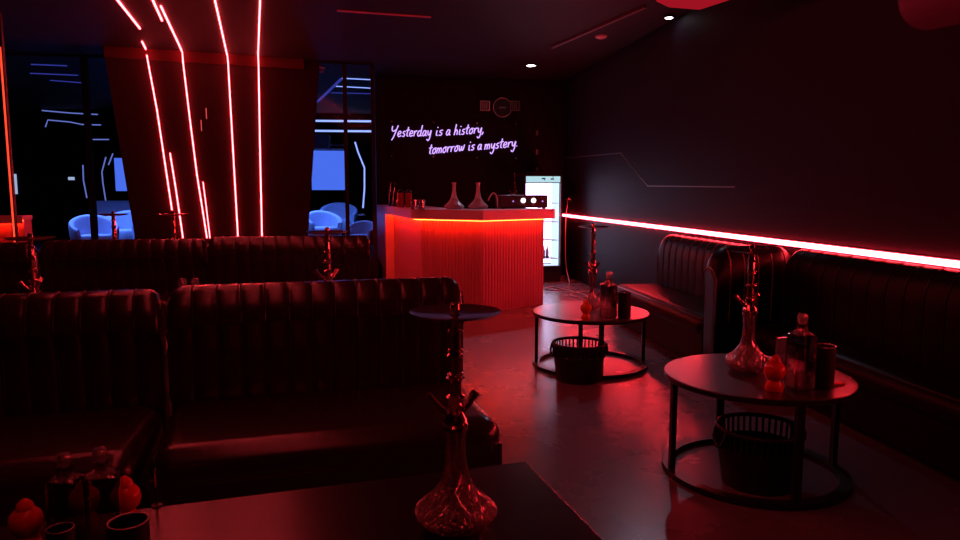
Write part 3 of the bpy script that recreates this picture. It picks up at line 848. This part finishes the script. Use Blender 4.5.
# ------------------------------------------------------------------ on the bar
def make_decanter(label, loc, rz=0):
    t = thing('glass_vase', label, 'hookah vase', loc, rz, 'glass hookah vases on the bar')
    b = B(); lathe(b, [(.075, 0), (.110, .012), (.124, .030), (.110, .050), (.070, .085), (.045, .120)], 22, jitter=lambda k: .003 if k else 0); link('bulb', b, M['glassbar'], t)
    b = B(); lathe(b, [(.045, .120), (.030, .16), (.021, .22), (.019, .28), (.024, .30), (.027, .315)], 20); link('neck', b, M['glassbar'], t, smooth=True)
    return t
M['glassbar'] = glass('frosted_cut_glass', (.75, .75, .8), .30, .25, diff=.40)
def onBar(u, back=.25):
    # a point on the countertop behind the front edge
    d = ray(u, 191); y = (P1.y+P2.y)/2 + back; pp = at_y(u, 191, y); return (pp.x, pp.y, ZT)
dc = make_decanter('clear glass hookah vase on the bar, standing without a hose', onBar(454), 0)
dup(dc, onBar(478), 1., 'clear glass hookah vase on the bar beside the curled hose')
o = onBar(488)
b = B(); tube(b, smooth_path([(0, 0, .10), (.03, 0, .16), (.07, 0, .19), (.10, 0, .16), (.115, 0, .08), (.12, 0, .008), (.16, .03, .008)], 6), .008, 8)
ob = link('hookah_hose', b, M['wire'], smooth=True); ob.location = o; tag(ob, 'pale curled hookah hose on the bar beside a glass vase', 'hose')
# amplifier with two glowing dials
a = onBar(524, .35)
t = thing('amplifier', 'black audio amplifier with two white glowing dials on the bar', 'amplifier', a, math.radians(2))
b = B(); box(b, -.30, .30, 0, .26, .012, .165); link('housing', b, M['black'], t, bevel=.006)
for k, x in enumerate((.0, .13)):
    b = B(); bmesh.ops.create_cone(b, cap_ends=True, segments=24, radius1=.030, radius2=.030, depth=.014); bmesh.ops.rotate(b, matrix=Matrix.Rotation(PI/2, 3, 'X'), verts=b.verts); bmesh.ops.translate(b, vec=(x-.01, -.006, .10), verts=b.verts)
    link('dial', b, M['knoblight'], t)
for x in (-.135, .235):
    b = B(); bmesh.ops.create_uvsphere(b, u_segments=10, v_segments=6, radius=.010, matrix=Matrix.Translation((x, -.004, .09))); link('indicator', b, M['ledot'], t)
for x in (.0, .12):
    b = B(); box(b, x-.008, x+.008, -.006, 0, .045, .053); link('button', b, M['rim'], t)
for x in (-.26, .26):
    for y in (.03, .23):
        b = B(); box(b, x-.02, x+.02, y-.02, y+.02, 0, .013); link('foot', b, M['black'], t)
# bottles and glasses at the angled end
def small_bottle(label, loc, H, r, m):
    t = thing('liquor_bottle', label, 'bottle', loc, 0, 'bottles at the angled end of the bar')
    b = B(); lathe(b, [(0, 0), (r*.92, 0), (r, .008), (r, H*.58), (r*.8, H*.68), (r*.36, H*.78), (r*.33, H*.93), (0, H*.93)], 20); link('body', b, m, t, smooth=True, auto=40)
    b = B(); lathe(b, [(0, H*.93), (r*.42, H*.93), (r*.42, H), (0, H)], 16); link('cap', b, M['black'], t)
M['darkglass'] = glass('dark_glass', (.25, .16, .2), .12, .12)
M['redglaze'] = mat('red_label_glass', (.35, .03, .04), .25)
def onWing(u, y): q = at_y(u, 191, y); return (q.x, y, ZT)
small_bottle('tall dark bottle at the outer angled end of the bar', onWing(391, 10.0), .34, .04, M['darkglass'])
small_bottle('dark bottle with glints beside the red jar on the bar', onWing(395, 9.8), .33, .035, M['darkglass'])
for k, u in enumerate((400.5, 408.5)):
    t = thing('glass_jar', 'dark red glass jar on the bar, ' + ('beside the dark bottle' if k == 0 else 'next to the drinking glasses'), 'jar', onWing(u, 9.35), 0, 'red jars on the bar')
    b = B(); lathe(b, [(0, 0), (.041, 0), (.045, .01), (.045, .17), (.04, .19), (0, .19)], 20); link('body', b, M['redglaze'], t, smooth=True, auto=40)
    b = B(); lathe(b, [(0, .19), (.044, .19), (.044, .215), (.012, .225), (.012, .24), (0, .245)], 20); link('lid', b, M['darkglass'], t, smooth=True, auto=40)
for k, u in enumerate((414, 421.5)):
    b = B(); lathe(b, [(0, .004), (.034, .004), (.036, 0), (.040, .12), (.037, .12), (.033, .012), (0, .012)], 20)
    ob = link('drinking_glass', b, M['clear'], smooth=True, auto=40); ob.location = onBar(u, .18)
    tag(ob, 'straight drinking glass on the bar ' + ('next to the red jar' if k == 0 else 'facing the glass hookah vases'), 'drinking glass', 'drinking glasses on the bar')

# hookahs standing on the back counter
q = at_y(515, 174.0, BW-.20); hx = dup(hk, (q.x, BW-.20, .99), 0, 'dark hookah behind the amplifier, its tray overlapping the fridge frame', scale=(q.z-.99)/(hz-TZ))
# three small wall hooks above the fridge
for v, n_ in ((133, 'highest'), (152, 'middle one'), (170, 'lowest')):
    q = at_y(537, v, BW)
    t = thing('wall_hook', 'small metal hook on the back wall above the fridge, ' + n_ + ' of three', 'hook', (q.x, BW, q.z), 0, 'small hooks on the back wall')
    b = B(); box(b, -.018, .018, -.006, 0, -.04, .04); link('plate', b, M['rim'], t)
    b = B(); tube(b, smooth_path([(0, -.004, .01), (0, -.05, -.01), (0, -.06, -.04), (0, -.05, .02)]), .006, 8); link('hook', b, M['rim'], t)
q = at_y(537, 172, BW-.25)
b = B(); box(b, -.14, .14, 0, .24, 0, .02)
t = link('wall_shelf', b, M['wall'], bevel=.003); t.location = (q.x, BW-.241, q.z); tag(t, 'small dark shelf on the back wall just above the fridge', 'shelf')

# ------------------------------------------------------------------ drinks fridge
fy = 10.45
fl, frr = at_y(524.5, 200, fy), at_y(562, 200, fy); W = frr.x-fl.x; FH = at_y(545, 175.5, fy).z
print('fridge', fl.x, frr.x, FH)
t = thing('drinks_fridge', 'tall glass-door fridge glowing white behind the bar end', 'fridge', ((fl.x+frr.x)/2, fy, 0))
w = W/2; zb = at_y(545, 266, fy).z; zh = at_y(545, 183, fy).z
b = B()
box(b, -w, -w+.03, .05, .55, 0, FH); box(b, w-.03, w, .05, .55, 0, FH); box(b, -w+.03, w-.03, .52, .55, 0, FH)
box(b, -w+.03, w-.03, .05, .52, FH-.02, FH); box(b, -w+.03, w-.03, .05, .52, 0, zb-.02)
link('cabinet', b, M['black'], t)
b = B(); box(b, -w+.035, w-.035, .49, .515, zb, zh); link('interior_light', b, M['fridge_light'], t)
b = B()
for x0, x1, z0, z1 in ((-w+.030, -w+.034, zb-.02, zh), (w-.034, w-.030, zb-.02, zh), (-w+.034, w-.034, zb-.02, zb-.016), (-w+.034, w-.034, zh, zh+.004)): box(b, x0, x1, .055, .49, z0, z1)
link('glowing_liner', b, emit('liner_light', (.66, .84, 1), 1.8), t)  # lit look of the inner walls put in as emission
b = B(); box(b, -w+.025, w-.025, .03, .05, zh+.01, FH-.012); hdr = link('header_sign', b, emit('header_light', (.55, .85, .95), 1.1), t)
b = B()
for x0, x1, z0 in ((-.02, .035, .5), (.02, .03, .35), (.12, .17, .45), (.15, .16, .7)):
    h_ = (FH-zh); box(b, x0, x1, .024, .03, zh+h_*z0, zh+h_*(z0+.18))
link('header_lettering', b, M['black'], hdr)
b = B()
for x0, x1, z0, z1 in ((-w, -w+.022, zb-.03, FH), (w-.022, w, zb-.03, FH), (-w+.022, w-.022, zb-.03, zb), (-w+.022, w-.022, zh, zh+.012), (-w+.022, w-.022, FH-.012, FH)): box(b, x0, x1, .0, .05, z0, z1)
link('door_frame', b, M['black'], t)
b = B(); box(b, -w+.022, w-.022, .02, .028, zb, zh); link('door_glass', b, M['pane'], t)
nS = 4
for k in range(nS):
    z = zb + (zh-zb)*(k+.35)/nS*.9
    b = B()
    for j in range(6): box(b, -w+.04, w-.04, .09+j*.07, .10+j*.07, z, z+.008)
    box(b, -w+.035, -w+.045, .08, .48, z-.004, z+.01); box(b, w-.045, w-.035, .08, .48, z-.004, z+.01)
    link('shelf', b, M['white'], t)
# bottles on the lowest shelf
zsf = zb + (zh-zb)*(.35)/nS*.9 + .009
for k, x in enumerate((.0, .06)):
    b = B(); lathe(b, [(0, 0), (.026, 0), (.028, .01), (.028, .12), (.011, .17), (.011, .20), (0, .20)], 16)
    ob = link('drink_bottle', b, M['darkglass'], smooth=True, auto=40); ob.location = (t.location.x+x+.04, fy+.12, zsf)
    tag(ob, 'dark drink bottle on the lowest fridge shelf, ' + ('nearer the bar' if k == 0 else 'nearer the fridge door hinge'), 'bottle', 'bottles in the fridge')

# socket with cable beside the fridge
q = at_x(568, 198, RW)
q = at_x(571, 199, RW)
t = thing('wall_socket', 'dark wall socket with a plug beside the fridge', 'socket', (RW, q.y, q.z))
b = B(); box(b, -.012, 0, -.05, .05, -.05, .05); link('cover_plate', b, M['black'], t, bevel=.003)
b = B(); box(b, -.06, -.012, -.02, .02, -.02, .02); link('plug', b, M['wire'], t, bevel=.004)
pts = [(RW-.085, q.y, q.z), at_y(567.5, 203, 10.75), at_y(566, 215, 10.7), at_y(565.3, 240, 10.65), at_y(566, 266, 10.55)]
for u, v in ((569, 285), (556, 290), (546, 289), (552, 287), (575, 292), (590, 297), (583, 299), (570, 294), (588, 291.5), (597, 296)):
    g_ = at_z(u, v, .009); pts.append((g_.x, g_.y, .009))
b = B(); tube(b, smooth_path(pts, 8), .0075, 6)
tag(link('power_cable', b, M['wire'], smooth=True), 'pale power cable hanging from the socket and coiling on the floor', 'cable')

# ------------------------------------------------------------------ neon sign
YW = BW-.03
def wpt(u, v): q = at_y(u, v, YW); return Vector((q.x, YW, q.z))
G = {
 'Y': (1.25, [[(0, 2.0), (-.02, 1.35), (.3, 1.05), (.75, 1.3)], [(1.05, 2.1), (.8, 1.1), (.5, .0), (.2, -.6)]]),
 'e': (.85, [[(.02, .45), (.5, .6), (.5, .95), (.2, .98), (0, .5), (.2, .02), (.68, .2)]]),
 's': (.75, [[(.6, .95), (.25, .92), (.15, .65), (.48, .4), (.38, .04), (0, .1)]]),
 't': (.7, [[(.3, 1.75), (.22, .9), (.2, .2), (.5, .05)], [(-.08, 1.1), (.6, 1.2)]]),
 'r': (.72, [[(.02, 1), (.05, 0)], [(.05, .5), (.25, .93), (.58, .95)]]),
 'd': (1.0, [[(.58, .9), (.2, .95), (0, .4), (.2, 0), (.55, .3), (.68, 2.0)], [(.62, .9), (.62, .12), (.85, .08)]]),
 'a': (.95, [[(.58, .92), (.2, .95), (0, .4), (.2, 0), (.5, .35), (.6, .95), (.6, .12), (.82, .08)]]),
 'y': (.85, [[(0, 1), (.1, .3), (.38, .2), (.6, 1)], [(.62, 1), (.55, -.4), (.3, -.9), (0, -.6)]]),
 'i': (.48, [[(.1, 1), (.1, .12), (.32, .06)], [(.16, 1.45), (.2, 1.6)]]),
 'h': (.85, [[(.12, 2.0), (0, 0)], [(.02, .5), (.3, .95), (.5, .7), (.5, .02)]]),
 'o': (.88, [[(.35, 1), (.05, .7), (.1, .1), (.4, .05), (.62, .5), (.35, 1), (.7, .95)]]),
 'w': (1.1, [[(0, 1), (.1, .1), (.32, .15), (.48, .85), (.58, .1), (.82, .25), (.95, 1.1)]]),
 'm': (1.12, [[(0, 1), (0, 0)], [(0, .6), (.25, .95), (.4, .6), (.4, 0)], [(.4, .6), (.65, .95), (.82, .6), (.82, 0)]]),
 ',': (.4, [[(.15, .2), (.15, 0), (0, -.35)]]), '.': (.3, [[(.08, .15), (.1, .02)]]),
}
pxm = (wpt(500, 140).x - wpt(400, 140).x)/100
sg = thing('neon_sign', 'violet handwritten neon sign reading a two-line motto on the back wall', 'neon sign', (wpt(453, 140).x, YW, wpt(453, 140).z))
def word(txt, u0, u1, vb0, vb1, xh=5.2):
    wtot = sum(G[c][0] for c in txt) - .15
    sx = (u1-u0)/wtot*pxm; sz = xh*pxm; b = B(); x = 0
    A_ = wpt(u0, vb0); C_ = wpt(u1, vb1); slope = (C_.z-A_.z)/(C_.x-A_.x)
    for ch in txt:
        adv, strokes = G[ch]
        for st in strokes:
            pts = []
            for (gx, gz) in st:
                X = (x+gx)*sx + gz*sz*.18; Z = gz*sz + X*slope
                pts.append((A_.x+X-sg.location.x, -.012, A_.z+Z-sg.location.z))
            tube(b, smooth_path(pts, 4), .0095, 6)
        x += adv
    link('lettering', b, M['neon'], sg, smooth=True)
word('Yesterday', 391, 430, 137.0, 135.8); word('is', 435.5, 442, 135.8, 135.4); word('a', 446, 450, 135.3, 135.1); word('history,', 454, 483.5, 135.2, 132.8)
word('tomorrow', 428.5, 463.5, 154.2, 150.6); word('is', 468, 474, 150.5, 150); word('a', 477.5, 481.5, 149.8, 149.5); word('mystery.', 484.5, 517.5, 149.6, 146.4)
a, c = wpt(389, 119), wpt(518, 158.5)
b = B(); box(b, a.x-sg.location.x, c.x-sg.location.x, 0, .006, c.z-sg.location.z, a.z-sg.location.z); link('backing_board', b, M['wall'], sg)
for u in (391.5, 433.5, 477, 516):
    for v in (121.5, 156):
        q = wpt(u, v+(u-390)*.02)
        b = B(); bmesh.ops.create_uvsphere(b, u_segments=10, v_segments=6, radius=.014, matrix=Matrix.Translation((q.x-sg.location.x, -.006, q.z-sg.location.z)))
        link('standoff', b, M['rim'], sg, smooth=True)

# ring and two square lamps high on the wall
q = at_y(502.5, 107.5, BW-.04)
t = thing('wall_ring', 'round dark plaque with a pale ring high on the back wall', 'wall plaque', (q.x, BW-.04, q.z))
b = B(); tube(b, [(.15*math.cos(2*PI*k/40), 0, .15*math.sin(2*PI*k/40)) for k in range(40)], .009, 8, closed=True); link('ring', b, M['rim'], t, smooth=True)
b = B(); bmesh.ops.create_cone(b, cap_ends=True, segments=40, radius1=.145, radius2=.145, depth=.03); bmesh.ops.rotate(b, matrix=Matrix.Rotation(PI/2, 3, 'X'), verts=b.verts); bmesh.ops.translate(b, vec=(0, .022, 0), verts=b.verts); link('disc', b, M['black'], t)
b = B()
for k in range(5): box(b, -.05+k*.022, -.036+k*.022, .002, .006, -.012-.004*(k % 2), .012)
link('emblem', b, M['rim'], t)
for u, lab in ((485.5, 'square wall lamp housing on the lounge side of the round plaque'), (515.5, 'square wall lamp housing on the fridge side of the round plaque')):
    q = at_y(u, 105.5, BW-.10)
    t = thing('wall_lamp', lab, 'wall lamp', (q.x, BW-.10, q.z), 0, 'square lamps beside the round plaque')
    b = B(); box(b, -.07, .07, .05, .10, -.07, .07); link('housing', b, M['black'], t, bevel=.012)
    b = B()
    for x0, x1, z0, z1 in ((-.08, -.062, -.08, .08), (.062, .08, -.08, .08), (-.062, .062, .062, .08), (-.062, .062, -.08, -.062)): box(b, x0, x1, .03, .05, z0, z1)
    link('bezel', b, M['rim'] if u < 500 else M['trim'], t, bevel=.003)
    for k in range(3):
        b = B(); box(b, -.045+k*.032, -.03+k*.032, .03, .05, -.05, .05); link('fin', b, M['rim'] if u < 500 else M['trim'], t)

# ------------------------------------------------------------------ ceiling fittings
for (u, v, lab, r) in ((531, 65, 'small white ceiling spotlight over the bar end', .06), (669, 17, 'small white ceiling spotlight beside the glowing red ceiling lamp', .04)):
    q = at_z(u, v, CEIL-.02)
    t = thing('ceiling_spotlight', lab, 'ceiling light', (q.x, q.y, CEIL), 0, 'white ceiling spotlights')
    print('SPOT', q)
    b = B(); lathe(b, [(0, -.03), (r*1.5, -.03), (r*1.6, 0), (0, 0)], 24); link('housing', b, M['black'], t)
    b = B(); lathe(b, [(0, -.040), (r*.7, -.036), (r, -.0305), (0, -.030)], 20); link('lens', b, M['spot'], t)
q = at_z(601, 37, CEIL-.02)
t = thing('smoke_detector', 'pinkish round detector on the ceiling between the two spotlights', 'smoke detector', (q.x, q.y, CEIL))
b = B(); lathe(b, [(0, -.035), (.05, -.034), (.07, -.018), (.07, 0), (0, 0)], 28); link('housing', b, M['white'], t, smooth=True, auto=40)
b = B(); lathe(b, [(0, -.045), (.018, -.044), (.02, -.034), (0, -.0335)], 16); link('sensor', b, M['white'], t)
pa, pb = at_z(552, 46, CEIL), at_z(645, 5, CEIL)
tag(link('track_rail', ribbon(B(), [pa, pb], .035, (0, 0, -1), .03), M['trim']), 'thin dark lighting track on the ceiling leading to the glowing red lamp', 'lighting track')
pa, pb = at_z(337, 10, CEIL), at_z(431, 16.5, CEIL)
tag(link('ceiling_slot', ribbon(B(), [pa, pb], .035, (0, 0, -1), .012), mat('reddish_slot', (.75, .25, .25), .4)), 'long narrow pale slot vent on the dark ceiling', 'slot vent')

# red ceiling boxes at the top edge, their red put in as glow
def redbox(pxs, z, h, m, label, extra):
    pts = [at_z(u, v, z) for u, v in pxs]
    pts2 = [(p.x, p.y) for p in pts] + extra
    c = Vector((sum(p[0] for p in pts2)/len(pts2), sum(p[1] for p in pts2)/len(pts2)))
    t = thing('ceiling_lamp', label, 'ceiling lamp', (c.x, c.y, z))  # box with red glow in its material
    loc = [(p[0]-c.x, p[1]-c.y) for p in pts2]
    b = B(); prism(b, loc, 0, h); link('shade', b, m, t, bevel=.02, seg=3)
    ins = [(p[0]*.9, p[1]*.9) for p in loc]
    b = B(); prism(b, ins, h, h+.02); link('top_plate', b, M['blackmetal'], t)
    for s in (-.35, .35):
        b = B(); tube(b, [(s*.6, s*.3, h+.01), (s*.6, s*.3, CEIL-z)], .008, 8); link('suspension_rod', b, M['blackmetal'], t)
    return t
z = 2.85
A1 = at_z(655, 2, z); A2 = at_z(668, 8, z); A3 = at_z(700, 10.5, z); A4 = at_z(732, 0, z)
print('lamp', A1, A2, A3, A4)
redbox([(655, 2), (668, 8), (700, 10.5), (732, 0)], z, .12, M['lampbox'], 'glowing red hanging ceiling lamp beside the small white spotlight', [(A4.x-.15, A4.y-.8), (A1.x+.0, A1.y-.8)])
z = 2.12
A1 = at_z(898, 0, z); A4 = at_z(975, 12, z)
redbox([(898, 12), (900, 18), (908, 27), (918, 31), (930, 31), (975, 22), (1010, 16)], z, .16, M['lampbox_dark'], 'dark red lacquered hanging lamp with rounded corner above the side wall', [(at_z(1010, -60, z).x, at_z(1010, -60, z).y), (at_z(890, -60, z).x, at_z(890, -60, z).y)])
